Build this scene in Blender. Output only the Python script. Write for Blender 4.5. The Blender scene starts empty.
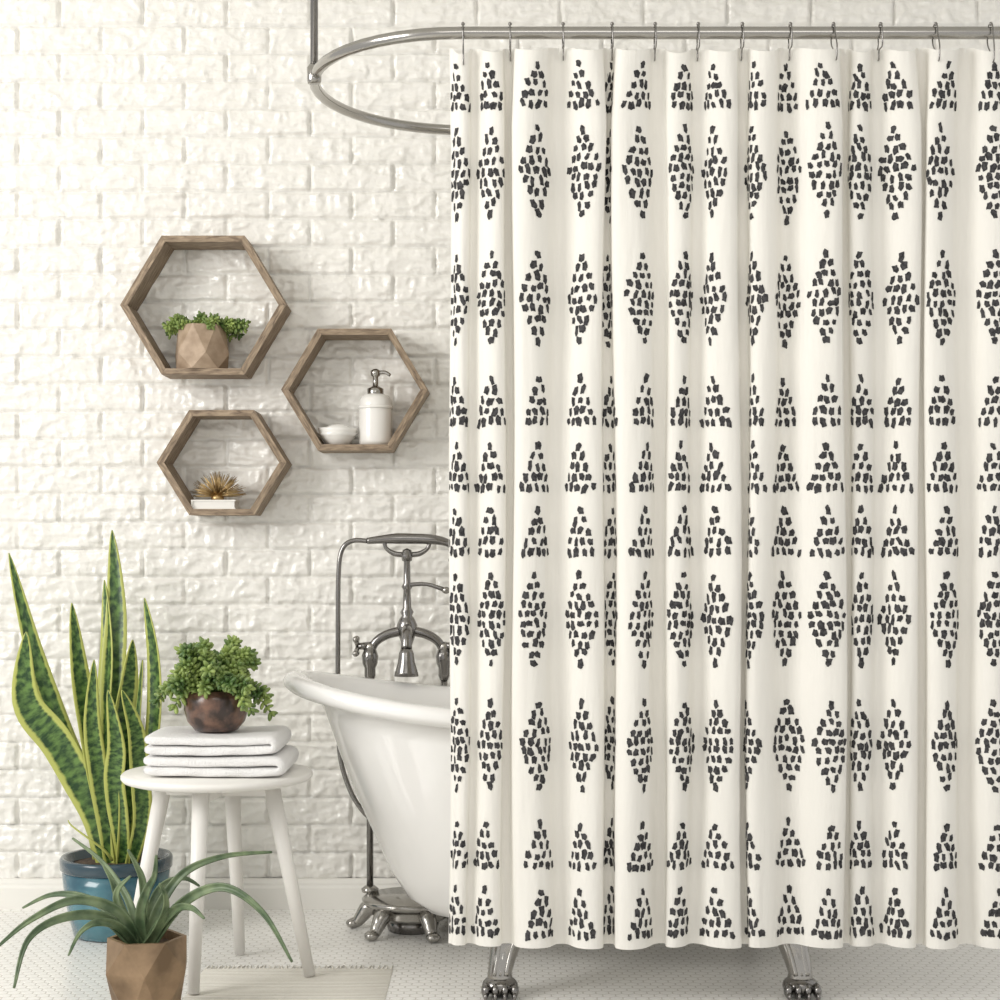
import bpy, math, random
import numpy as np
from mathutils import Vector, Matrix
random.seed(7); rng=np.random.RandomState(5)
scene=bpy.context.scene
try:
    scene.view_settings.view_transform='Standard'
except Exception: pass

# ---- surveyed camera: 61.2 mm lens, 3.45 m in front of the curtain, 0.935 m high
F=1700.0; CAMY=-3.45; CAMZ=0.9346
def P(px,py,y):
    d=y-CAMY
    return Vector(((px-500)*d/F, y, CAMZ-(py-550)*d/F))

# ------------------------------------------------------------ materials
def mat(name,col,rough=0.5,metal=0.0,coat=0.0,noise=None,bump=None,col2=None,spec=0.5):
    m=bpy.data.materials.new(name); m.use_nodes=True
    nt=m.node_tree; b=nt.nodes['Principled BSDF']
    b.inputs['Base Color'].default_value=(*col,1); b.inputs['Roughness'].default_value=rough
    b.inputs['Metallic'].default_value=metal; b.inputs['Coat Weight'].default_value=coat
    b.inputs['Specular IOR Level'].default_value=spec
    tc=nt.nodes.new('ShaderNodeTexCoord')
    if col2 is not None:
        n=nt.nodes.new('ShaderNodeTexNoise'); n.inputs['Scale'].default_value=noise or 5
        n.inputs['Detail'].default_value=6
        r=nt.nodes.new('ShaderNodeValToRGB')
        r.color_ramp.elements[0].position=0.38; r.color_ramp.elements[1].position=0.62
        r.color_ramp.elements[0].color=(*col,1); r.color_ramp.elements[1].color=(*col2,1)
        nt.links.new(tc.outputs['Object'],n.inputs['Vector'])
        nt.links.new(n.outputs['Fac'],r.inputs['Fac']); nt.links.new(r.outputs['Color'],b.inputs['Base Color'])
    if bump:
        n2=nt.nodes.new('ShaderNodeTexNoise'); n2.inputs['Scale'].default_value=bump[0]; n2.inputs['Detail'].default_value=4
        bp=nt.nodes.new('ShaderNodeBump'); bp.inputs['Strength'].default_value=bump[1]; bp.inputs['Distance'].default_value=bump[2]
        nt.links.new(tc.outputs['Object'],n2.inputs['Vector'])
        nt.links.new(n2.outputs['Fac'],bp.inputs['Height']); nt.links.new(bp.outputs['Normal'],b.inputs['Normal'])
    return m

M={}
M['brick']=mat('painted_split_brick',(0.86,0.84,0.79),0.22,coat=0.35,bump=(60,0.6,0.005))
M['trim']=mat('trim_paint',(0.86,0.84,0.79),0.4,bump=(20,0.05,0.001))
M['ceil']=mat('ceiling_paint',(0.85,0.84,0.8),0.7,bump=(40,0.05,0.001))
M['chrome']=mat('brushed_nickel',(0.40,0.385,0.36),0.18,1.0)
M['nickel']=mat('aged_nickel',(0.25,0.24,0.23),0.18,1.0)
M['enamel']=mat('white_enamel',(0.87,0.86,0.84),0.12,coat=0.6)
M['whitepaint']=mat('white_wood_paint',(0.82,0.80,0.76),0.4,bump=(30,0.1,0.001))
M['towel']=mat('terry_cotton',(0.89,0.88,0.87),0.95,bump=(300,1.0,0.004))
M['soil']=mat('soil',(0.05,0.035,0.025),0.95,bump=(120,1,0.005),noise=60,col2=(0.12,0.08,0.05))
M['bluepot']=mat('teal_glaze',(0.02,0.09,0.13),0.2,coat=0.5,noise=9,col2=(0.07,0.20,0.24))
M['bluerim']=mat('dark_glaze_rim',(0.02,0.05,0.07),0.2,coat=0.5)
M['brownpot']=mat('brown_glaze',(0.035,0.02,0.016),0.3,coat=0.3,noise=28,col2=(0.19,0.10,0.065))
M['copper']=mat('tan_faceted_clay',(0.32,0.23,0.155),0.6,0.05,noise=30,col2=(0.44,0.33,0.235))
M['bronze']=mat('bronze_faceted_clay',(0.15,0.095,0.05),0.5,0.15,noise=14,col2=(0.30,0.20,0.115))
M['gold']=mat('brass',(0.50,0.36,0.18),0.35,1.0)
M['ceramic']=mat('white_ceramic',(0.86,0.84,0.80),0.15,coat=0.4)
M['book']=mat('paper_white',(0.85,0.83,0.78),0.6)
M['succ']=mat('succulent_green',(0.065,0.13,0.03),0.42,noise=22,col2=(0.31,0.40,0.11))
M['stem']=mat('stem_green',(0.08,0.13,0.04),0.5)
M['aloe']=mat('aloe_green',(0.07,0.115,0.055),0.38,noise=25,col2=(0.19,0.25,0.13),spec=0.5)
M['ink']=mat('charcoal_ink',(0.036,0.035,0.037),0.9,spec=0.1,noise=160,col2=(0.078,0.076,0.078))

def wood():
    m=bpy.data.materials.new('weathered_wood'); m.use_nodes=True; nt=m.node_tree; b=nt.nodes['Principled BSDF']
    tc=nt.nodes.new('ShaderNodeTexCoord'); mp=nt.nodes.new('ShaderNodeMapping')
    mp.inputs['Scale'].default_value=(18,3,1)
    nt.links.new(tc.outputs['UV'],mp.inputs['Vector'])
    n=nt.nodes.new('ShaderNodeTexNoise'); n.inputs['Scale'].default_value=9; n.inputs['Detail'].default_value=8; n.inputs['Distortion'].default_value=0.6
    nt.links.new(mp.outputs['Vector'],n.inputs['Vector'])
    r=nt.nodes.new('ShaderNodeValToRGB'); e=r.color_ramp.elements
    e[0].position=0.3; e[0].color=(0.12,0.08,0.05,1); e[1].position=0.70; e[1].color=(0.42,0.32,0.22,1)
    nt.links.new(n.outputs['Fac'],r.inputs['Fac']); nt.links.new(r.outputs['Color'],b.inputs['Base Color'])
    b.inputs['Roughness'].default_value=0.65
    bp=nt.nodes.new('ShaderNodeBump'); bp.inputs['Strength'].default_value=0.4; bp.inputs['Distance'].default_value=0.002
    nt.links.new(n.outputs['Fac'],bp.inputs['Height']); nt.links.new(bp.outputs['Normal'],b.inputs['Normal'])
    return m
M['wood']=wood()

def snake():
    m=bpy.data.materials.new('snake_plant_leaf'); m.use_nodes=True; nt=m.node_tree; b=nt.nodes['Principled BSDF']
    N=nt.nodes.new; L=nt.links.new
    tc=N('ShaderNodeTexCoord'); sx=N('ShaderNodeSeparateXYZ'); L(tc.outputs['UV'],sx.inputs[0])
    def math_(op,a,bv=None):
        k=N('ShaderNodeMath'); k.operation=op
        if hasattr(a,'links'): L(a,k.inputs[0])
        else: k.inputs[0].default_value=a
        if bv is not None:
            if hasattr(bv,'links'): L(bv,k.inputs[1])
            else: k.inputs[1].default_value=bv
        return k.outputs[0]
    e=math_('ABSOLUTE',math_('SUBTRACT',sx.outputs['X'],0.5))
    mp=N('ShaderNodeMapping'); mp.inputs['Scale'].default_value=(1.6,26,1); L(tc.outputs['UV'],mp.inputs['Vector'])
    n=N('ShaderNodeTexNoise'); n.inputs['Scale'].default_value=1.6; n.inputs['Detail'].default_value=4; L(mp.outputs[0],n.inputs['Vector'])
    r=N('ShaderNodeValToRGB'); el=r.color_ramp.elements
    el[0].position=0.40; el[0].color=(0.014,0.05,0.012,1); el[1].position=0.62; el[1].color=(0.12,0.22,0.05,1)
    L(n.outputs['Fac'],r.inputs['Fac'])
    w=math_('ADD',e,math_('MULTIPLY',math_('SUBTRACT',n.outputs['Fac'],0.5),0.16))
    r2=N('ShaderNodeValToRGB'); r2.color_ramp.elements[0].position=0.31; r2.color_ramp.elements[1].position=0.38
    L(w,r2.inputs['Fac'])
    mx=N('ShaderNodeMixRGB'); L(r2.outputs['Color'],mx.inputs['Fac']); L(r.outputs['Color'],mx.inputs['Color1']); mx.inputs['Color2'].default_value=(0.45,0.48,0.12,1)
    L(mx.outputs['Color'],b.inputs['Base Color']); b.inputs['Roughness'].default_value=0.35
    return m
M['snake']=snake()

def hexfloor():
    m=bpy.data.materials.new('hex_mosaic_tile'); m.use_nodes=True; nt=m.node_tree; b=nt.nodes['Principled BSDF']
    N=nt.nodes.new; L=nt.links.new
    tc=N('ShaderNodeTexCoord'); mp=N('ShaderNodeMapping'); mp.inputs['Scale'].default_value=(1/0.027,1/0.027,0)
    L(tc.outputs['Object'],mp.inputs['Vector'])
    def vm(op,a,bv=None):
        k=N('ShaderNodeVectorMath'); k.operation=op; L(a,k.inputs[0])
        if bv is not None:
            if hasattr(bv,'links'): L(bv,k.inputs[1])
            else: k.inputs[1].default_value=bv
        return k
    R=(1,1.7320508,1); H=(0.5,0.8660254,0)
    def cell(v):
        q=vm('DIVIDE',v,R).outputs[0]; q=vm('FRACTION',q).outputs[0]; q=vm('MULTIPLY',q,(1,1.7320508,0)).outputs[0]
        return vm('SUBTRACT',q,H).outputs[0]
    a=cell(mp.outputs[0]); c=cell(vm('SUBTRACT',mp.outputs[0],H).outputs[0])
    def hd(v):
        ab=vm('ABSOLUTE',v).outputs[0]
        d=vm('DOT_PRODUCT',ab,(0.5,0.8660254,0)).outputs['Value']
        s=N('ShaderNodeSeparateXYZ'); L(ab,s.inputs[0])
        k=N('ShaderNodeMath'); k.operation='MAXIMUM'; L(d,k.inputs[0]); L(s.outputs[0],k.inputs[1]); return k.outputs[0]
    k=N('ShaderNodeMath'); k.operation='MINIMUM'; L(hd(a),k.inputs[0]); L(hd(c),k.inputs[1])
    r=N('ShaderNodeValToRGB'); e=r.color_ramp.elements
    e[0].position=0.45; e[0].color=(0.91,0.90,0.87,1); e[1].position=0.48; e[1].color=(0.60,0.57,0.52,1)
    L(k.outputs[0],r.inputs['Fac']); L(r.outputs['Color'],b.inputs['Base Color']); b.inputs['Roughness'].default_value=0.22
    bp=N('ShaderNodeBump'); bp.invert=True; bp.inputs['Strength'].default_value=0.35; bp.inputs['Distance'].default_value=0.002
    r3=N('ShaderNodeValToRGB'); r3.color_ramp.elements[0].position=0.42; r3.color_ramp.elements[1].position=0.48
    L(k.outputs[0],r3.inputs['Fac']); L(r3.outputs['Color'],bp.inputs['Height']); L(bp.outputs[0],b.inputs['Normal'])
    return m
M['floor']=hexfloor()

def fabric():
    m=bpy.data.materials.new('cotton_curtain'); m.use_nodes=True; nt=m.node_tree; b=nt.nodes['Principled BSDF']
    N=nt.nodes.new; L=nt.links.new
    b.inputs['Base Color'].default_value=(0.87,0.85,0.80,1); b.inputs['Roughness'].default_value=0.9
    b.inputs['Specular IOR Level'].default_value=0.15
    tc=N('ShaderNodeTexCoord'); mp=N('ShaderNodeMapping'); mp.inputs['Scale'].default_value=(16,16,2.2); L(tc.outputs['Object'],mp.inputs['Vector'])
    n=N('ShaderNodeTexNoise'); n.inputs['Scale'].default_value=1.5; n.inputs['Detail'].default_value=5; L(mp.outputs[0],n.inputs['Vector'])
    bp=N('ShaderNodeBump'); bp.inputs['Strength'].default_value=0.6; bp.inputs['Distance'].default_value=0.012
    L(n.outputs['Fac'],bp.inputs['Height']); L(bp.outputs[0],b.inputs['Normal'])
    t=N('ShaderNodeBsdfTranslucent'); t.inputs['Color'].default_value=(0.84,0.80,0.72,1)
    mx=N('ShaderNodeMixShader'); mx.inputs[0].default_value=0.13
    L(b.outputs[0],mx.inputs[1]); L(t.outputs[0],mx.inputs[2])
    L(mx.outputs[0],nt.nodes['Material Output'].inputs['Surface'])
    return m
M['fabric']=fabric()

def rugm():
    m=bpy.data.materials.new('woven_rug'); m.use_nodes=True; nt=m.node_tree; b=nt.nodes['Principled BSDF']
    N=nt.nodes.new; L=nt.links.new
    tc=N('ShaderNodeTexCoord')
    w=N('ShaderNodeTexWave'); w.bands_direction='Y'; w.inputs['Scale'].default_value=28; w.inputs['Distortion'].default_value=0.6; w.inputs['Detail Scale'].default_value=6
    L(tc.outputs['Object'],w.inputs['Vector'])
    r=N('ShaderNodeValToRGB'); e=r.color_ramp.elements
    e[0].position=0.1; e[0].color=(0.60,0.56,0.48,1); e[1].position=0.5; e[1].color=(0.84,0.82,0.76,1)
    L(w.outputs['Fac'],r.inputs['Fac']); L(r.outputs['Color'],b.inputs['Base Color']); b.inputs['Roughness'].default_value=0.95
    bp=N('ShaderNodeBump'); bp.inputs['Strength'].default_value=0.6; bp.inputs['Distance'].default_value=0.003
    L(w.outputs['Fac'],bp.inputs['Height']); L(bp.outputs[0],b.inputs['Normal'])
    return m
M['rug']=rugm()

# ------------------------------------------------------------ mesh builder
class MB:
    def __init__(s): s.v=[]; s.f=[]; s.m=[]; s.sm=[]; s.uv=[]; s.mats=[]
    def mi(s,k):
        if k not in s.mats: s.mats.append(k)
        return s.mats.index(k)
    def add(s,vs,fs,mk,smooth=True,uv=None):
        o=len(s.v); s.v.extend([tuple(p) for p in vs]); s.uv.extend(uv if uv else [(0,0)]*len(vs))
        i=s.mi(mk)
        for f in fs: s.f.append(tuple(o+a for a in f)); s.m.append(i); s.sm.append(smooth)
    def grid(s,rows,mk,smooth=True,closeu=False,uv=None,cap0=False,cap1=False):
        n=len(rows[0]); vs=[p for r in rows for p in r]; fs=[]
        for i in range(len(rows)-1):
            for j in range(n if closeu else n-1):
                k=(j+1)%n
                fs.append((i*n+j,i*n+k,(i+1)*n+k,(i+1)*n+j))
        if cap0: fs.append(tuple(range(n-1,-1,-1)))
        if cap1: fs.append(tuple((len(rows)-1)*n+j for j in range(n)))
        s.add(vs,fs,mk,smooth,uv)
    def lathe(s,prof,c,mk,n=32,axis='Z',smooth=True,rot=0,M4=None):
        rows=[]
        for r,h in prof:
            row=[]
            for j in range(n):
                a=rot+2*math.pi*j/n
                p=Vector((r*math.cos(a),r*math.sin(a),h))
                if M4 is not None: p=M4@p
                row.append(Vector(c)+p)
            rows.append(row)
        s.grid(rows,mk,smooth,True,cap0=True,cap1=True)
    def tube(s,pts,rad,mk,n=10,smooth=True,sub=0,closed=False,flat=1.0):
        pts=[Vector(p) for p in pts]
        if not hasattr(rad,'__len__'): rad=[rad]*len(pts)
        if sub: pts,rad=smoothpath(pts,sub,rad,closed)
        rows=[]; prev=None; N=len(pts)
        for i,p in enumerate(pts):
            if closed: t=pts[(i+1)%N]-pts[i-1]
            else: t=pts[min(i+1,N-1)]-pts[max(i-1,0)]
            t.normalize()
            if prev is None:
                up=Vector((0,0,1)) if abs(t.z)<0.9 else Vector((0,1,0))
                a=t.cross(up).normalized()
            else:
                a=(prev-t*prev.dot(t)).normalized()
            prev=a; b=t.cross(a)
            rows.append([p+(a*math.cos(2*math.pi*j/n)+b*math.sin(2*math.pi*j/n)*flat)*rad[i] for j in range(n)])
        if closed: rows.append(rows[0]); s.grid(rows,mk,smooth,True)
        else: s.grid(rows,mk,smooth,True,cap0=True,cap1=True)
    def box(s,lo,hi,mk,M4=None):
        x0,y0,z0=lo; x1,y1,z1=hi
        vs=[Vector(p) for p in [(x0,y0,z0),(x1,y0,z0),(x1,y1,z0),(x0,y1,z0),(x0,y0,z1),(x1,y0,z1),(x1,y1,z1),(x0,y1,z1)]]
        if M4 is not None: vs=[M4@p for p in vs]
        s.add(vs,[(0,3,2,1),(4,5,6,7),(0,1,5,4),(1,2,6,5),(2,3,7,6),(3,0,4,7)],mk,False)
    def ell(s,c,r,mk,R=None,nu=8,nv=6):
        rows=[]
        for i in range(nv+1):
            th=math.pi*i/nv; st=max(math.sin(th),0.02)
            row=[]
            for j in range(nu):
                a=2*math.pi*j/nu
                p=Vector((r[0]*st*math.cos(a),r[1]*st*math.sin(a),r[2]*math.cos(th)))
                if R is not None: p=R@p
                row.append(Vector(c)+p)
            rows.append(row)
        s.grid(rows,mk,True,True,cap0=True,cap1=True)
    def build(s,name,mods=None):
        me=bpy.data.meshes.new(name); me.from_pydata(s.v,[],s.f)
        me.materials.clear()
        for k in s.mats: me.materials.append(M[k])
        me.polygons.foreach_set('material_index',s.m); me.polygons.foreach_set('use_smooth',s.sm)
        ul=me.uv_layers.new(name='UVMap'); li=np.zeros(len(me.loops),dtype=np.int32); me.loops.foreach_get('vertex_index',li)
        ul.data.foreach_set('uv',np.array(s.uv,dtype=np.float32)[li].ravel())
        me.validate(); me.update()
        o=bpy.data.objects.new(name,me); scene.collection.objects.link(o)
        return o
def smoothpath(pts,sub,rad=None,closed=False):
    out=[]; ro=[]; N=len(pts)
    for i in range(N if closed else N-1):
        g=(lambda k:pts[k%N]) if closed else (lambda k:pts[min(max(k,0),N-1)])
        p0,p1,p2,p3=g(i-1),g(i),g(i+1),g(i+2)
        for q in range(sub):
            t=q/sub
            out.append(0.5*((2*p1)+(p2-p0)*t+(2*p0-5*p1+4*p2-p3)*t*t+(3*p1-p0-3*p2+p3)*t**3))
            if rad is not None: ro.append(rad[i]*(1-t)+rad[(i+1)%N]*t)
    if not closed:
        out.append(pts[-1].copy()); 
        if rad is not None: ro.append(rad[-1])
    return out,ro
def recalc(o):
    import bmesh
    bm=bmesh.new(); bm.from_mesh(o.data); bmesh.ops.recalc_face_normals(bm,faces=bm.faces); bm.to_mesh(o.data); bm.free()

# ------------------------------------------------------------ brick wall (real relief)
def vnoise(x,y,seed):
    r=np.random.RandomState(seed); T=r.rand(256,256)
    xi=np.floor(x).astype(int); yi=np.floor(y).astype(int); fx=x-xi; fy=y-yi
    fx=fx*fx*(3-2*fx); fy=fy*fy*(3-2*fy)
    g=lambda a,b:T[a%256,b%256]
    return (g(xi,yi)*(1-fx)+g(xi+1,yi)*fx)*(1-fy)+(g(xi,yi+1)*(1-fx)+g(xi+1,yi+1)*fx)*fy
WALLY=1.0; st=0.0045
xs=np.arange(-1.95,1.75+st,st); zs=np.arange(0,2.62+st,st)
X,Z=np.meshgrid(xs,zs)
bw,bh=0.218,0.072
wz=Z+0.0016*(vnoise(X*9,Z*14,31)-.5)*2
row=np.floor(wz/bh).astype(int); off=(row%2)*0.5*bw+0.06
col=np.floor((X+off)/bw).astype(int)
lx=(X+off)-col*bw; lz=wz-row*bh
e=np.minimum(np.minimum(lx,bw-lx),np.minimum(lz,bh-lz))
e=e+0.004*(vnoise(X*60,Z*60,3)-0.5)
msk=np.clip((e-0.0008)/0.0055,0,1); msk=msk*msk*(3-2*msk)
T1=np.random.RandomState(11).rand(512,512,4)
R=T1[row%512,(col+100)%512]
sx=X+R[...,3]*37; sz=Z+R[...,2]*11
wx=sx+0.02*vnoise(sx*14,sz*14,41); wz2=sz+0.02*vnoise(sx*14+9,sz*14,42)
n1=vnoise(wx*17,wz2*34,21); n2=vnoise(wx*42,wz2*70,22); n3=vnoise(sx*95,sz*120,23)
rid=1-np.abs(2*n1-1); rid2=1-np.abs(2*n2-1)
h=0.0025+0.003*R[...,0]+(R[...,1]-0.5)*0.07*(lz-bh/2)+(R[...,2]-0.5)*0.02*(lx-bw/2)+0.0065*rid**1.5+0.0045*rid2**1.5+0.002*n3
Y=WALLY-msk*h
nv=X.size; co=np.stack([X.ravel(),Y.ravel(),Z.ravel()],1).astype(np.float32)
nr,nc=X.shape
idx=np.arange(nv).reshape(nr,nc)
q=np.stack([idx[:-1,:-1],idx[:-1,1:],idx[1:,1:],idx[1:,:-1]],-1).reshape(-1,4)
me=bpy.data.meshes.new('wall_back'); me.vertices.add(nv); me.vertices.foreach_set('co',co.ravel())
me.loops.add(q.size); me.loops.foreach_set('vertex_index',q.ravel().astype(np.int32))
me.polygons.add(len(q)); me.polygons.foreach_set('loop_start',np.arange(0,q.size,4,dtype=np.int32))
me.polygons.foreach_set('loop_total',np.full(len(q),4,dtype=np.int32))
me.update(calc_edges=True); me.polygons.foreach_set('use_smooth',np.ones(len(q),dtype=bool))
me.materials.append(M['brick']); o=bpy.data.objects.new('wall_back',me); scene.collection.objects.link(o)

b=MB(); b.box((-1.95,-4.5,-0.05),(1.75,1.0,0),'floor'); b.build('floor')
b=MB(); b.box((-1.95,-4.5,2.62),(1.75,1.0,2.67),'ceil'); b.build('ceiling')
b=MB(); # baseboard with shaped top
pr=[(0.0,0.0),(-0.022,0.0),(-0.022,0.055),(-0.017,0.062),(-0.017,0.068),(-0.010,0.076),(0,0.078)]
b.grid([[Vector((x,0.990+yy,zz)) for yy,zz in pr] for x in (-1.95,1.75)],'trim',False)
b.build('baseboard_back')

# ------------------------------------------------------------ curtain
s0=F/3.45
valp=[449,472,508,560,608,662,697,745,787,847,880,921,968,1013]
val=[(p-500)/s0 for p in valp]
shr=[.1,.35,-.3,.5,-.5,-.35,.45,-.45,.45,-.3,.45,-.4,.3]
A=1.36
ph=np.linspace(0,1,81); psi=2*np.pi*ph+0.5*np.sin(2*np.pi*ph)
th=-A*np.sin(psi)
cx=np.concatenate([[0],np.cumsum((np.cos(th[1:])+np.cos(th[:-1]))/2)/80])
cy=np.concatenate([[0],np.cumsum((np.sin(th[1:])+np.sin(th[:-1]))/2)/80])
U=[];XX=[];YY=[];PH=[];SH=[]; u=0; r2=np.random.RandomState(3)
for j in range(len(val)-1):
    W=val[j+1]-val[j]; Lj=W/cx[-1]
    ys=0.62+0.35*min(1,0.085/W)*r2.uniform(0.8,1.1)
    s_=0 if j==0 else 1
    U+=list(u+ph[s_:]*Lj); XX+=list(val[j]+cx[s_:]*Lj); YY+=list(cy[s_:]*Lj*ys); PH+=list(ph[s_:]); SH+=[shr[j]]*(81-s_); u+=Lj
U=np.array(U);XX=np.array(XX);YY=np.array(YY);PH=np.array(PH);SH=np.array(SH); UT=u
SHY=SH*YY   # continuous: YY=0 at every valley
ZT=1.959; HT=1.826
def S(u,v):
    x=np.interp(u,U,XX); y=np.interp(u,U,YY); p=np.interp(u,U,PH); sy=np.interp(u,U,SHY)
    k=v/HT
    x=x-sy*(0.80+0.35*np.sin(1.6*v+5*u))*np.clip(0.35+v/0.25,0,1)+0.004*np.sin(2.1*v+9*u)*k+0.003*np.sin(5*v+17*u)
    y=0.022+y*(1.0+0.12*np.sin(2.3*v+6*u))+0.003*np.sin(7*v+11*u)-0.008*k
    z=ZT-v-0.018*np.sin(np.pi*p)**2*np.exp(-v/0.08)
    return np.stack([x,y,z],-1)
nu,nvv=1100,80
uu=np.linspace(0,UT,nu); vv=np.linspace(0,HT,nvv)
UU,VV=np.meshgrid(uu,vv); G=S(UU,VV)
b=MB(); b.grid([[tuple(p) for p in r] for r in G],'fabric')
def sn(u,v):
    e=1e-4; a=S(u+e,v)-S(u-e,v); c=S(u,v-e)-S(u,v+e)
    n=np.cross(a,c); return n/np.linalg.norm(n,axis=-1,keepdims=True)
# the printed side is the side facing the room
SG=1.0 if np.median(sn(uu[::20],np.full(len(uu[::20]),.9))[:,1])<0 else -1.0
def dab(uc,vc,w,hh):
    ang=random.gauss(0,0.15); n=16
    k1,k2,k3=random.uniform(0,6.28),random.uniform(0,6.28),random.uniform(-.3,.3)
    us=[uc];vs=[vc]
    for rr in (0.5,1.0):
        for j in range(n):
            a=2*math.pi*j/n
            c,s=math.cos(a),math.sin(a)
            jt=1+0.14*math.sin(2*a+k1)+0.13*math.sin(5*a+k2)
            px=math.copysign(abs(c)**0.62,c)*w/2*jt*rr*(1+k3*s); py=math.copysign(abs(s)**0.62,s)*hh/2*jt*rr
            us.append(uc+px*math.cos(ang)-py*math.sin(ang)); vs.append(vc+px*math.sin(ang)+py*math.cos(ang))
    us=np.clip(np.array(us),0.001,UT-0.001); vs=np.array(vs)
    N=sn(us,vs); Pp=S(us,vs)+N*0.0010*SG
    fs=[(0,1+j,1+(j+1)%n) for j in range(n)]+[(1+j,1+n+j,1+n+(j+1)%n,1+(j+1)%n) for j in range(n)]
    b.add([tuple(p) for p in Pp],fs,'ink',True)
mot=[455,491,537,577,613,645,682,711,749,783,822,860,894,942,991]
us_=np.linspace(0,UT,6000); Sm=S(us_,np.full(6000,0.9))
mu=[]
for p in mot:
    c=np.abs(Sm[:,0]-(p-500)/s0)<0.0012; ii=np.where(c)[0]
    k=ii[np.argmin(Sm[ii,1])]; mu.append(us_[k])
for i in range(1,len(mu)):
    if mu[i]-mu[i-1]<0.090: mu[i]=mu[i-1]+0.090
rowsP=[('t',58,110),('d',125,221),('d',252,347),('t',375,427),('t',441,493),('t',505,557),('d',571,667),('d',698,791),('t',819,868),('t',884,936)]
for kind,y0,y1 in rowsP:
    v0=(y0-45)/s0; v1=(y1-45)/s0
    for c,m0 in enumerate(mu):
        m_=m0+random.uniform(-0.004,0.004)
        cnt=random.choice([[1,2,3,4,5,4,3,2,1],[1,2,3,4,5,5,4,3,2,1],[1,2,3,4,5,4,4,3,2,1]]) if kind=='d' else random.choice([[1,2,3,4,5],[1,2,3,4,4],[1,2,3,4,5]])
        n=len(cnt); pv=(v1-v0)/n
        for i,k in enumerate(cnt):
            pu=0.0152
            for q in range(k):
                dab(m_+(q-(k-1)/2)*pu+random.uniform(-.0024,.0024), v0+(i+0.5)*pv+random.uniform(-.0035,.0035), 0.0108*random.uniform(.7,1.18), pv*0.84*random.uniform(.75,1.15))
b.build('shower_curtain')

# ------------------------------------------------------------ rod + rings
RZ=1.984; xc0,xc1=-0.08,1.08; ra,rb=0.338,0.40
pts=[]
for k in range(9): pts.append((xc1-(xc1-xc0)*k/8,0,RZ))
for k in range(1,24):
    a=math.pi*k/24; pts.append((xc0-ra*math.sin(a),rb-rb*math.cos(a),RZ))
for k in range(9): pts.append((xc0+(xc1-xc0)*k/8,2*rb,RZ))
for k in range(1,24):
    a=math.pi*k/24; pts.append((xc1+ra*math.sin(a),rb+rb*math.cos(a),RZ))
b=MB(); b.tube(pts,0.0125,'chrome',n=14,closed=True)
for sx_,xx in ((1,xc0-ra+0.008),(-1,xc1+ra-0.008)):
    b.tube([(xx,0.30,RZ),(xx,0.30,2.62)],0.0085,'nickel',n=14)
    b.lathe([(0.014,-0.02),(0.016,-0.014),(0.016,0.014),(0.010,0.022)],(xx,0.30,RZ),'chrome',n=20)
    b.lathe([(0.012,-0.02),(0.035,-0.006),(0.038,0)],(xx,0.30,2.62),'chrome',n=24)
b.build('oval_shower_curtain_rod')
hooks=[463,510,563,612,655,698,742,790,833,880,935,990]
b=MB()
S2=S(us_,np.full(6000,0.018))
for hp in hooks:
    x=(hp-500)/s0
    ii=np.where(np.abs(S2[:,0]-x)<0.0015)[0]; p=S2[ii[np.argmin(S2[ii,1])]]
    y=float(p[1]); z=float(p[2])
    ring=[(x,-0.006+0.0*0,RZ+0.019),(x,-0.018,RZ+0.010),(x,-0.021,RZ-0.004),(x+.001,min(-0.016,y-0.008),RZ-0.03),(x+.001,y-0.010,z+0.012),(x+.001,y-0.006,z-0.006),(x+.001,y+0.006,z-0.004),(x,y+0.008,z+0.01),(x,0.016,RZ-0.02),(x,0.019,RZ+0.004),(x,0.010,RZ+0.017)]
    b.tube(ring,0.0015,'nickel',n=6,sub=5,closed=True)
    b.ell((x,-0.006,RZ+0.0165),(0.004,0.004,0.004),'nickel')
b.build('curtain_hooks')

# ------------------------------------------------------------ bathtub
TCX,TCY,TA,TB=0.338,0.465,0.836,0.355
def rimz(x): return 0.578+0.072*abs((x-TCX)/TA)**2.6
prof=[(.82,.345,0,0),(.60,.31,0,0),(.44,.25,.0,0),(.335,.195,.025,0),(.285,.155,.09,0),(.245,.125,.2,0),(.205,.10,.36,0),(.165,.085,.52,0),(.13,.072,.68,0),(.10,.06,.83,0),(.078,.052,.93,0),
 (.058,.046,1,-.034),(.034,.03,1,-.037),(.014,.014,1,-.034),(.002,.002,1,-.022),(0,0,1,-.010),(.008,.008,1,.002),(.025,.025,1,.007),(.045,.045,1,.002),(.058,.056,1,-.014),
 (.075,.066,.93,0),(.11,.075,.8,0),(.17,.10,.55,0),(.23,.13,.35,0),(.30,.17,.22,0),(.42,.24,.175,0),(.60,.31,.165,0),(.82,.345,.165,0)]
b=MB(); rows=[]
for ia,ib,f,dz in prof:
    r=[]
    for j in range(96):
        a=2*math.pi*j/96; c,s=math.cos(a),math.sin(a); k=2/2.25
        x=TCX+(TA-ia)*math.copysign(abs(c)**k,c); y=TCY+(TB-ib)*math.copysign(abs(s)**k,s)
        z=0.092+f*(rimz(TCX+TA*c)-0.092)+dz
        r.append(Vector((x,y,z)))
    rows.append(r)
b.grid(rows,'enamel',True,True,cap0=True,cap1=True)
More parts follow.
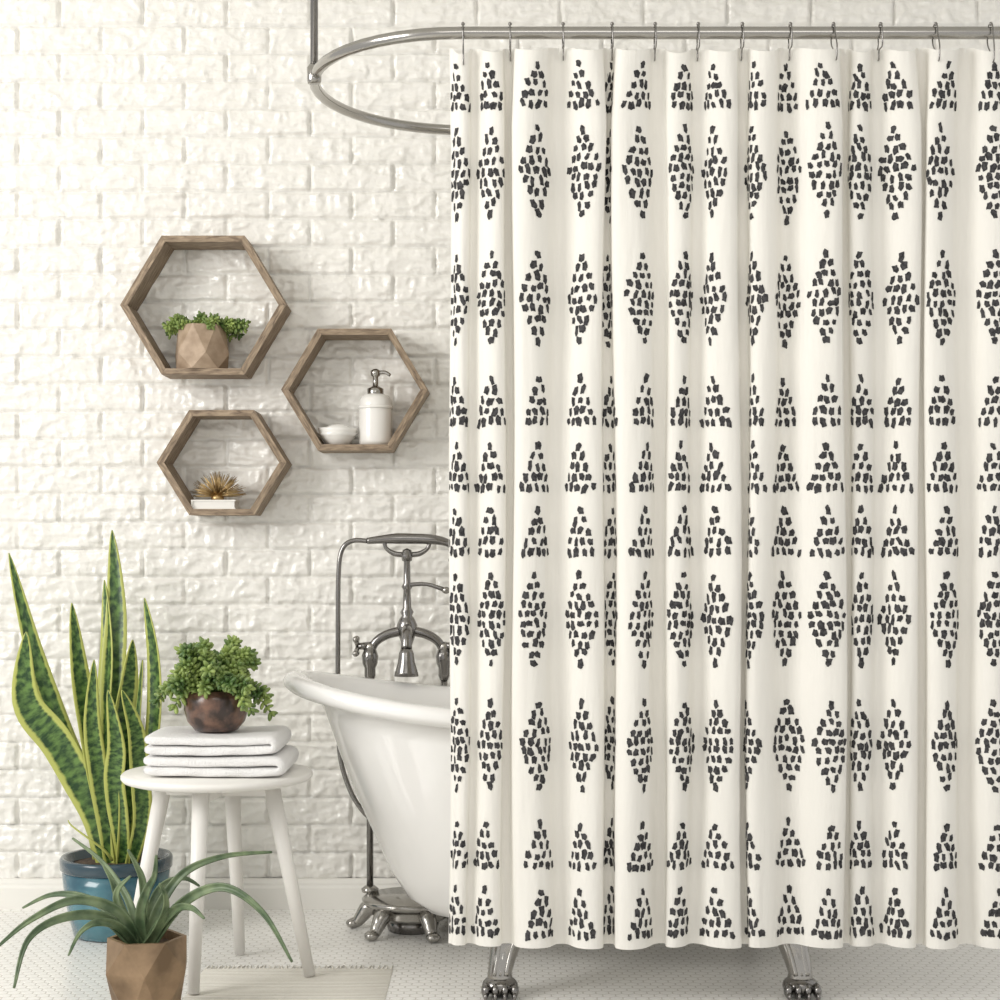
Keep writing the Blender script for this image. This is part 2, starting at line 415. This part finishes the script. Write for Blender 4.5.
for fx in (0.0,0.63):
    for sg in (-1,1):
        fy=TCY+sg*0.345; ty=TCY+sg*0.235
        dx=0.03 if fx<0.3 else -0.03
        b.tube([(fx,fy,0.03),(fx,fy,0.05),(fx+dx*.2,fy-sg*.01,0.08),(fx+dx*.6,fy-sg*.03,0.13),(fx+dx,ty,0.19),(fx+dx*1.2,ty-sg*0.01,0.25)],[0.028,0.025,0.028,0.035,0.044,0.03],'chrome',n=18,sub=5)
        for q in (-1,0,1):
            b.tube([(fx+q*.012,fy+sg*.022,.045),(fx+q*.013+dx*.3,fy+sg*.012,.09),(fx+q*.018+dx*.6,fy-sg*.0,.13),(fx+q*.020+dx,ty+sg*.035,.18)],.005,'chrome',n=8,sub=4)
        b.ell((fx,fy+sg*0.004,0.022),(0.038,0.036,0.022),'nickel',nu=18,nv=10)
        for q in range(4):
            ox=(q-1.5)*0.020
            b.ell((fx+ox,fy+sg*0.030,0.017),(0.0095,0.017,0.016),'nickel',nu=12,nv=8)
            b.ell((fx+ox,fy+sg*0.046,0.009),(0.005,0.010,0.008),'nickel',nu=10,nv=6)
o=b.build('clawfoot_bathtub'); recalc(o)

# ------------------------------------------------------------ free-standing faucet
FY=0.80
def Q(px,py,y=FY): return P(px,py,y)
b=MB()
bc=Vector((-0.215,0.735,0))
b.lathe([(0.04,0.028),(0.085,0.032),(0.100,0.042),(0.092,0.052),(0.104,0.062),(0.122,0.068),(0.125,0.078),(0.119,0.083),(0.0,0.083)],bc,'chrome',n=40)
b.lathe([(0.05,0.0),(0.06,0.0),(0.07,0.03),(0,0.031)],bc,'nickel',n=24)
for k in range(6):
    a=math.radians(-90+22+60*k); d=Vector((math.cos(a),math.sin(a),0))
    b.tube([bc+d*0.085+Vector((0,0,.058)),bc+d*0.112+Vector((0,0,.05)),bc+d*0.128+Vector((0,0,.03)),bc+d*0.14+Vector((0,0,.016)),bc+d*0.158+Vector((0,0,.012))],[.020,.021,.017,.014,.010],'chrome',n=12,sub=5)
    b.ell(bc+d*0.150+Vector((0,0,.012)),(.018,.018,.012),'chrome',nu=12,nv=8)
    b.ell(bc+d*0.105+Vector((0,0,.056)),(.013,.013,.013),'chrome',nu=12,nv=8)
xl,xr=-0.325,-0.140; xm=(xl+xr)/2
zb=CAMZ-(668-550)/400; za=CAMZ-(634-550)/400
for x in (xl,xr):
    b.tube([(x,FY,0.075),(x,FY,zb)],0.0085,'nickel',n=14)
    b.lathe([(0.02,0.0),(0.022,0.008),(0.012,0.016)],(x,FY,0.08),'chrome',n=20)
    for zz in (0.30,0.69,):
        b.lathe([(0.010,-0.012),(0.014,-0.008),(0.014,0.008),(0.010,0.012)],(x,FY,zz),'chrome',n=18)
    b.lathe([(0.010,zb-.03),(0.014,zb-.02),(0.014,zb),(0.019,zb+.012),(0.021,zb+.03),(0.016,zb+.045),(0.010,zb+.052),(.0,zb+.054)],(x,FY,0),'nickel',n=20)
    sgn=-1 if x==xl else 1
    b.tube([(x,FY,za-.03),(x+sgn*0.03,FY-0.01,za-.03)],[0.011,0.008],'nickel',n=12)
    for k in range(4):
        a=math.pi/4+math.pi/2*k
        c0=Vector((x+sgn*0.03,FY-0.01,za-.03)); 
        e1=c0+Vector((sgn*0.004,0.025*math.cos(a),0.025*math.sin(a)))
        b.tube([c0,e1],[0.005,0.006],'chrome',n=8); b.ell(e1,(.008,.008,.008),'chrome')
    b.tube([(x,FY,zb+.035),(x+(xm-x)*.15,FY,zb+.065),(x+(xm-x)*.5,FY,zb+.085),(xm,FY,zb+.095)],[.010,.011,.012,.013],'nickel',n=14,sub=6)
zt=zb+.095
b.lathe([(0.0,-.045),(0.012,-.042),(0.017,-.025),(0.024,-.005),(0.026,.012),(0.019,.028),(0.013,.036),(0.017,.045),(0.011,.055),(.009,.10),(.014,.108),(.009,.118),(.008,.17),(.015,.185),(.011,.20),(.0,.205)],(xm,FY,zt),'nickel',n=24)
b.tube([(xm,FY,zt-.005),(xm+.002,FY-.04,zt+.004),(xm+.004,FY-.085,zt-.006),(xm+.004,FY-.10,zt-.04)],[.014,.013,.013,.014],'nickel',n=16,sub=6)
b.lathe([(.013,-.04),(.018,-.052),(.021,-.075),(.028,-.098),(.030,-.108),(.024,-.108),(.018,-.095),(0,-.095)],(xm+.004,FY-.10,zt),'nickel',n=24)
zl=CAMZ-(585-550)/400
b.tube([(xm,FY,zl),(xm+.05,FY-.01,zl+.002),(xm+.095,FY-.012,zl-.012)],[.006,.005,.006],'nickel',n=10,sub=4)
b.ell((xm+.098,FY-.012,zl-.013),(.011,.009,.009),'chrome',nu=12,nv=8)
zc=CAMZ-(553-550)/400
b.tube([(xm,FY,zc-.02),(xm,FY,zc)],[.012,.016],'nickel',n=14)
for sgn in (-1,1):
    b.tube([(xm,FY,zc-.004),(xm+sgn*.03,FY,zc-.002),(xm+sgn*.052,FY,zc+.012),(xm+sgn*.056,FY,zc+.03)],[.007,.007,.005,.006],'nickel',n=10,sub=5)
zh=CAMZ-(541-550)/400
b.tube([(xm-.10,FY,zh),(xm-.06,FY,zh+.004),(xm-.02,FY,zh+.006),(xm+.06,FY,zh+.004),(xm+.10,FY,zh-.004),(xm+.13,FY,zh-.02)],[.008,.011,.014,.013,.010,.012],'nickel',n=14,sub=5)
b.lathe([(.012,0),(.022,-.015),(.032,-.03),(.032,-.036),(0,-.036)],(xm+.135,FY,zh-.015),'nickel',n=24)
b.tube([Vector((xm-.10,FY,zh)),Q(352,541),Q(342,550),Q(338.5,575),Q(338,640),Q(338,700),Q(340,755),Q(350,790),Q(362,810),Vector((xl,FY,CAMZ-(818-550)/400))],0.0062,'nickel',n=12,sub=8)
o=b.build('freestanding_tub_faucet'); recalc(o)

# ------------------------------------------------------------ hexagon shelves
def hexshelf(cx,cy,wpx,hpx):
    yf,yb=0.870,0.988; sc=F/(yf-CAMY)
    c=P(cx,cy,yf); Ro=wpx/sc/2; t=0.0165; Ri=Ro-t/math.cos(math.pi/6); zs_=hpx/(wpx*math.cos(math.pi/6))
    b=MB()
    for k in range(6):
        a0=math.radians(60*k); a1=math.radians(60*k+60)
        def pt(r,a,y): return Vector((c.x+r*math.cos(a),y,c.z+r*math.sin(a)*zs_))
        o0,o1,i1,i0=[(Ro,a0),(Ro,a1),(Ri,a1),(Ri,a0)]
        vs=[pt(*o0,yf),pt(*o1,yf),pt(*i1,yf),pt(*i0,yf),pt(*o0,yb),pt(*o1,yb),pt(*i1,yb),pt(*i0,yb)]
        m=sum(vs,Vector())/8; vs=[m+(v-m)*0.997 for v in vs]
        quads=[(0,1,2,3),(7,6,5,4),(0,4,5,1),(3,2,6,7),(1,5,6,2),(0,3,7,4)]
        for qn,f in enumerate(quads):
            P4=[vs[i] for i in f]
            ax=(vs[1]-vs[0]).normalized()
            ay=Vector((0,1,0)) if qn in (2,3) else Vector((-ax.z,0,ax.x))
            uv=[((p.dot(ay))*1.0+k*.37,(p.dot(ax))+k*3.1) for p in P4]
            b.add(P4,[(0,1,2,3)],'wood',False,uv)
    o=b.build('hexagon_wall_shelf'); recalc(o)
    bv=o.modifiers.new('bevel','BEVEL'); bv.width=0.0012; bv.segments=1
    return c, c.z-Ri*math.cos(math.pi/6)*zs_
cA,zA=hexshelf(203,305,166,139)
cB,zB=hexshelf(354.5,389.5,147,122)
cC,zC=hexshelf(221.5,462.5,130,105)

def facet(b,c,h,rt,rm,rb_,mk,n=7,rot=0.2,hm=0.45):
    t=[Vector((c[0]+rt*math.cos(rot+2*math.pi*k/n),c[1]+rt*math.sin(rot+2*math.pi*k/n),c[2]+h)) for k in range(n)]
    m=[Vector((c[0]+rm*math.cos(rot+math.pi/n+2*math.pi*k/n),c[1]+rm*math.sin(rot+math.pi/n+2*math.pi*k/n),c[2]+h*hm)) for k in range(n)]
    d=[Vector((c[0]+rb_*math.cos(rot+2*math.pi*k/n),c[1]+rb_*math.sin(rot+2*math.pi*k/n),c[2])) for k in range(n)]
    ti=[Vector((c[0]+(p.x-c[0])*.88,c[1]+(p.y-c[1])*.88,p.z)) for p in t]
    tl=[p-Vector((0,0,h*.12)) for p in ti]
    vs=t+m+d+ti+tl; f=[]
    for k in range(n):
        l=(k+1)%n
        f+=[(k,n+k,l),(l,n+k,n+l),(n+k,2*n+l,n+l),(n+k,2*n+k,2*n+l),(k,l,3*n+l,3*n+k),(3*n+k,3*n+l,4*n+l,4*n+k)]
    f.append(tuple(2*n+k for k in range(n-1,-1,-1)))
    b.add(vs,f,mk,False)
    b.add(tl,[tuple(range(n))],'soil',False)
def beads(b,c,ns,reach,rise,droop,bs,rad0,flatback=1.0):
    for i in range(ns):
        a=2*math.pi*i/ns*2.4+random.uniform(-.3,.3)
        rr=reach*random.uniform(.25,1.0); ri=rise*random.uniform(.3,1.2)*(1.3-0.75*rr/reach); dr=droop*random.uniform(.1,1)*(rr/reach)
        d=Vector((math.cos(a),math.sin(a)*flatback,0)); st_=Vector(c)+d*rad0*random.uniform(0,1)
        L=max(5,int((rr+ri)/(bs*0.8))); path=[]
        for k in range(L+1):
            t=k/L
            path.append(st_+d*(rr*t)+Vector((0,0,ri*(1-(1-t)**2)-dr*t*t)))
        b.tube(path,bs*.16,'stem',n=5)
        for k in range(1,L+1):
            T=(path[k]-path[k-1]).normalized()
            for q in range(3 if k<L else 5):
                g=2*math.pi*q/(3 if k<L else 5)+k*1.05
                up=Vector((0,0,1)) if abs(T.z)<.9 else Vector((1,0,0))
                s1=T.cross(up).normalized(); s2=T.cross(s1)
                o_=s1*math.cos(g)+s2*math.sin(g)
                ax=(o_*1.1+T*(0.5 if k<L else 1.0)).normalized()
                R=ax.to_track_quat('Z','Y').to_matrix()
                z=bs*random.uniform(.75,1.1)
                b.ell(path[k]+ax*z*.75,(z*.38,z*.38,z*.85),'succ',R,nu=7,nv=5)

ycen=0.922
b=MB(); x=(202-500)*(ycen-CAMY)/F
facet(b,(x,ycen,zA),0.114,0.060,0.074,0.066,'copper',n=6,rot=-.75,hm=.35)
beads(b,(x,ycen,zA+.106),38,.085,.032,.035,.010,.05,0.45)
o=b.build('shelf_potted_succulent'); recalc(o)

b=MB(); x=(375.5-500)*(0.925-CAMY)/F; c=(x,0.925,zB)
b.lathe([(.036,0),(.042,.003),(.043,.012),(.042,.10),(.041,.118),(.034,.128),(.020,.133),(.0,.134)],c,'ceramic',n=32)
b.lathe([(.045,.094),(.0455,.098),(.045,.102),(.042,.102)],c,'ceramic',n=32)
b.lathe([(.020,.130),(.021,.134),(.021,.146),(.014,.150),(.007,.154),(.007,.176),(.012,.180),(.013,.192),(.006,.197),(0,.197)],c,'chrome',n=24)
b.tube([(x,0.925,zB+.187),(x+.025,.923,zB+.188),(x+.038,.921,zB+.180)],[.006,.005,.004],'chrome',n=10,sub=3)
b.build('soap_dispenser')
b=MB(); x=(338-500)*(0.92-CAMY)/F; c=(x,0.92,zB)
b.lathe([(.026,0),(.03,.003),(.042,.018),(.050,.038),(.051,.044),(.047,.043),(.04,.02),(.0,.012)],c,'ceramic',n=36)
b.lathe([(.04,.018),(.052,.030),(.044,.033)],c,'ceramic',n=36)
b.ell((x,.92,zB+.043),(.032,.026,.012),'ceramic',nu=20,nv=10)
b.build('ceramic_soap_bowl')
b=MB(); x=(216-500)*(0.92-CAMY)/F
b.box((x-.056,.88,zC),(x+.056,.96,zC+.003),'book'); b.box((x-.053,.883,zC+.003),(x+.053,.957,zC+.020),'whitepaint'); b.box((x-.056,.88,zC+.020),(x+.056,.96,zC+.0235),'book')
b.box((x-.057,.879,zC),(x-.053,.961,zC+.0235),'book')
b.build('small_white_book')
b=MB(); c=Vector((x+.004,.92,zC+.0235))
b.lathe([(.016,0),(.017,.006),(.012,.014),(.0,.018)],c,'gold',n=20)
for i in range(190):
    el=math.asin(random.uniform(-0.02,1)); a=random.uniform(0,2*math.pi)
    d=Vector((math.cos(a)*math.cos(el),math.sin(a)*math.cos(el)*.55,math.sin(el)))
    b.tube([c+Vector((0,0,.010)),c+Vector((0,0,.010))+Vector((d.x*.074,d.y*.06,d.z*.064))*random.uniform(.88,1.05)],[.0015,.0006],'gold',n=5)
b.build('brass_urchin_ornament')

# ------------------------------------------------------------ stool
SC=Vector((-0.62,0.28,0)); RT=0.0056
b=MB()
b.lathe([(.0,.428),(.19,.428),(.203,.432),(.208,.438),(.208,.444),(.203,.449),(.0,.450)],SC,'whitepaint',n=64)
for dx,dy in ((.205,-.02),(-.022,-.170),(-.205,.02),(.02,.19)):
    d=Vector((dx,dy,0)).normalized(); f=Vector((dx,dy,0))
    top=SC+d*.118+Vector((0,0,.430)); bot=SC+f+Vector((0,0,RT if dx>-.03 and dy<0.1 else 0.0 if dx<-.1 else RT))
    b.tube([top,bot],[.019,.0125],'whitepaint',n=16)
for r_,ang in ((0,math.atan2(-.02,.205)),(1,math.atan2(.19,.02))):
    R=Matrix.Rotation(ang,4,'Z'); 
    b.box((-.13,-.014,.398),(.13,.014,.430),'whitepaint',Matrix.Translation(SC)@R)
o=b.build('round_stool')
def towel(cx,z0,hx,hy,tl,layers,seed):
    b=MB(); th=tl*0.5; path=[]
    for L in range(layers):
        z=z0+th+L*tl; dirn=1 if L%2==0 else -1
        xa,xb=(cx-hx+th,cx+hx-th) if dirn==1 else (cx+hx-th,cx-hx+th)
        for k in range(13):
            t=k/12; path.append((xa+(xb-xa)*t,z+0.0012*math.sin(5*t+L+seed)))
        if L<layers-1:
            for k in range(1,6):
                a=-math.pi/2+math.pi*k/6
                path.append((xb+dirn*math.cos(a)*th*0.9,z+th+math.sin(a)*th))
    n=len(path); rows=[]
    M_=28
    for i,(x,z) in enumerate(path):
        x0,z0_=path[max(i-1,0)]; x1,z1=path[min(i+1,n-1)]
        tx,tz=x1-x0,z1-z0_; l=math.hypot(tx,tz); nx,nz=-tz/l,tx/l
        row=[]
        endf=1.0
        if i==0 or i==n-1: endf=0.5
        for j in range(M_):
            a=2*math.pi*j/M_; c,s=math.cos(a),math.sin(a)
            yy=math.copysign(abs(c)**.35,c)*hy; oo=math.copysign(abs(s)**.42,s)*th*1.07*endf
            wob=0.0012*math.sin(7*x*10+j)+0.0014*math.sin(31*yy+9*x+seed)
            row.append(Vector((x+nx*oo,0.28+yy+wob*2.0,z+nz*oo+wob*.5)))
        rows.append(row)
    b.grid(rows,'towel',True,True,cap0=True,cap1=True)
    o=b.build('folded_towel'); recalc(o)
    sb=o.modifiers.new('sub','SUBSURF'); sb.levels=1; sb.render_levels=1
towel(-.620,.4525,.158,.125,.0212,2,1)
towel(-.627,.4968,.149,.118,.0212,2,2)
pc=Vector(((216-500)*(3.69)/F,0.245,0.5410))
b=MB()
b.lathe([(.030,0),(.046,.003),(.062,.022),(.070,.048),(.069,.072),(.063,.090),(.058,.090),(.060,.075),(0,.072)],pc,'brownpot',n=40)
b.lathe([(.0,.078),(.05,.080),(.058,.074)],pc,'soil',n=24)
beads(b,pc+Vector((-.004,0,.080)),66,.103,.108,.080,.0130,.035)
o=b.build('potted_donkey_tail_succulent'); recalc(o)

# ------------------------------------------------------------ leaf strips
def leaf(b,pts,wmax,mk,fa=0.0,prof=None,cup=0.25,sub=8,twist=0.0):
    pts,_=smoothpath([Vector(p) for p in pts],sub,[0]*len(pts))
    n=len(pts); rows=[];uv=[]
    for i,p in enumerate(pts):
        t=i/(n-1); T=(pts[min(i+1,n-1)]-pts[max(i-1,0)]).normalized()
        a=fa+twist*t; N=Vector((math.sin(a),-math.cos(a),0.25)).normalized()
        W=T.cross(N).normalized(); N2=W.cross(T).normalized()
        w=wmax*prof(t)/2; r=[]
        for j in range(7):
            s_=(j-3)/3
            r.append(p+W*w*s_+N2*(-cup*w*(1-s_*s_)) ); uv.append((0.5+s_/2,t+pts[0].x*3))
        rows.append(r)
    b.grid(rows,mk,True,False,uv)
    return b
sp=lambda t:(0.55+0.45*min(1,t/.35))*(1-max(0,(t-.55)/.45)**2.2)+.015
b=MB(); pp=Vector((-0.934,0.69,0))  # blue pot
b.lathe([(.092,0),(.102,.004),(.116,.06),(.126,.12),(.129,.160)],pp,'bluepot',n=48)
b.lathe([(.129,.158),(.134,.164),(.135,.186),(.131,.192),(.122,.190),(.118,.165),(0,.160)],pp,'bluerim',n=48)
b.lathe([(.0,.176),(.08,.174),(.119,.170)],pp,'soil',n=24)
def sl(pl,w,fa=0,dy=0,tw=0):
    k=len(pl); pts=[]
    for i,(px,py) in enumerate(pl):
        t=i/(k-1); pts.append(P(px,py,0.69+dy*t+ (0.03 if dy>0 else -0.03)*1))
    leaf(b,pts,w,'snake',fa,sp,0.28,8,tw)
sl([(112,868),(94,805),(62,730),(34,650),(9,553)],.050,.4,.05)
sl([(106,868),(92,810),(58,745),(26,700),(26,632)],.078,-.3,-.03,.4)
sl([(118,868),(112,780),(112,690),(116,610),(112,530)],.058,.1,.12)
sl([(112,868),(102,800),(90,730),(80,670),(72,603)],.050,.5,-.05)
sl([(128,868),(138,800),(152,730),(153,660),(144,598)],.048,-.6,.05)
sl([(122,868),(128,800),(124,730),(130,680),(133,640)],.052,.7,-.06)
sl([(116,868),(104,790),(102,720),(106,650),(104,580)],.050,-.6,.1)
sl([(130,868),(142,820),(140,770),(136,730),(122,690)],.046,.4,-.08)
sl([(100,868),(94,830),(84,790),(66,755),(44,715)],.046,.9,.08)
sl([(124,868),(120,830),(114,780),(116,745),(108,690)],.048,0,-.09)
sl([(134,868),(140,830),(134,780),(136,725),(142,660)],.044,-.9,.05)
sl([(110,868),(106,820),(98,770),(92,720),(94,660)],.044,.2,-.08)
b.tube([P(112,860,.60),P(104,850,.57),P(88,838,.55),(P(72,826,.55)),P(68,820,.55)],[.004,.003,.0025,.002,.001],'snake',n=6,sub=4)
o=b.build('potted_snake_plant')
sd=o.modifiers.new('thick','SOLIDIFY'); sd.thickness=0.0025

b=MB(); ac=Vector((-0.706,-0.05,0.0055))
facet(b,ac,0.156,0.078,0.089,0.062,'bronze',n=6,rot=.15,hm=.60)
ap=lambda t:(1-t**1.5)*.97+.03
yb=-.05
def al(pl,w,y1,fa=0):
    k=len(pl); pts=[P(px,py,yb+(y1-yb)*(i/(k-1))) for i,(px,py) in enumerate(pl)]
    leaf(b,pts,w*.62,'aloe',fa,ap,.6,8)
al([(140,950),(118,912),(75,900),(30,920),(-4,948)],.034,-.18)
al([(138,950),(105,918),(62,918),(28,940),(14,988)],.032,-.25,.3)
al([(138,945),(110,912),(80,896),(50,895),(22,908)],.026,.08)
al([(140,945),(130,905),(116,880),(98,858),(72,838)],.022,.06)
al([(146,945),(160,905),(185,872),(225,856),(272,852)],.030,.0)
al([(148,948),(180,905),(222,887),(262,912),(292,962)],.032,-.20)
al([(144,945),(152,905),(164,885),(184,878),(200,886)],.026,.06,.5)
al([(142,945),(144,905),(142,880),(136,865),(128,850)],.026,-.1)
al([(140,948),(124,920),(116,900),(118,888),(130,876)],.036,-.08,-.4)
al([(146,948),(162,922),(178,908),(192,908),(204,918)],.030,-.16,.3)
al([(138,950),(120,928),(98,922),(80,932),(68,955)],.028,-.20,-.3)
al([(143,948),(140,915),(146,892),(154,876),(156,856)],.032,-.14,0)
al([(142,950),(126,918),(118,898),(112,880),(104,866)],.028,-.05,.6)
al([(145,950),(158,930),(166,910),(166,896),(160,884)],.030,-.14,.6)
o=b.build('potted_spider_aloe')
sd=o.modifiers.new('thick','SOLIDIFY'); sd.thickness=0.003

# ------------------------------------------------------------ rug with fringe
b=MB()
rx0,rx1,ry0,ry1=-0.66,-0.238,-0.9,0.33
n=60; rows=[]
for i in range(n+1):
    y=ry0+(ry1-ry0)*i/n
    z=.004+.0006*math.sin(i*1.3)
    rows.append([(rx0,y,0.0003),(rx0+.003,y,z-.001),(rx0+.1,y,z),(rx1-.1,y,z),(rx1-.003,y,z-.001),(rx1,y,.0003)])
b.grid(rows,'rug')
for yE,sg in ((ry1,1),(ry0,-1)):
    b.add([(rx0,yE,.0003),(rx0+.003,yE,.003),(rx1-.003,yE,.003),(rx1,yE,.0003)],[(0,1,2,3)],'rug',False)
    for k in range(42):
        x=rx0+.005+(rx1-rx0-.01)*k/41
        b.tube([(x,yE-sg*.003,.003),(x+random.uniform(-.003,.003),yE+sg*.015,.0025),(x+random.uniform(-.006,.006),yE+sg*.035,.002)],[.0022,.0019,.0012],'rug',n=5)
b.build('woven_rug')

# ------------------------------------------------------------ lights, world, camera
def area(name,loc,tgt,size,e,col):
    l=bpy.data.lights.new(name,'AREA'); l.shape='RECTANGLE'; l.size=size[0]; l.size_y=size[1]; l.energy=e; l.color=col
    o=bpy.data.objects.new(name,l); o.location=loc; o.rotation_euler=(Vector(tgt)-Vector(loc)).to_track_quat('-Z','Y').to_euler()
    scene.collection.objects.link(o)
area('left_key_light',(-3.4,-1.9,2.1),(0.0,0.6,0.8),(1.8,1.8),98,(1,.98,.95))  # large soft area lamp at front left; no window is modelled
area('ceiling_soft_light',(0.2,-2.2,2.55),(0.1,0.6,0.5),(2.4,1.2),17,(1,.985,.96))
w=bpy.data.worlds.new('world'); scene.world=w; w.use_nodes=True
bg=w.node_tree.nodes['Background']; bg.inputs[0].default_value=(1,.99,.97,1); bg.inputs[1].default_value=0.76
cam=bpy.data.cameras.new('camera'); cam.sensor_width=36; cam.lens=F*36/1000; cam.shift_y=0.05; cam.clip_start=0.05
co_=bpy.data.objects.new('camera',cam); co_.location=(0,CAMY,CAMZ); co_.rotation_euler=(math.pi/2,0,0)
scene.collection.objects.link(co_); scene.camera=co_
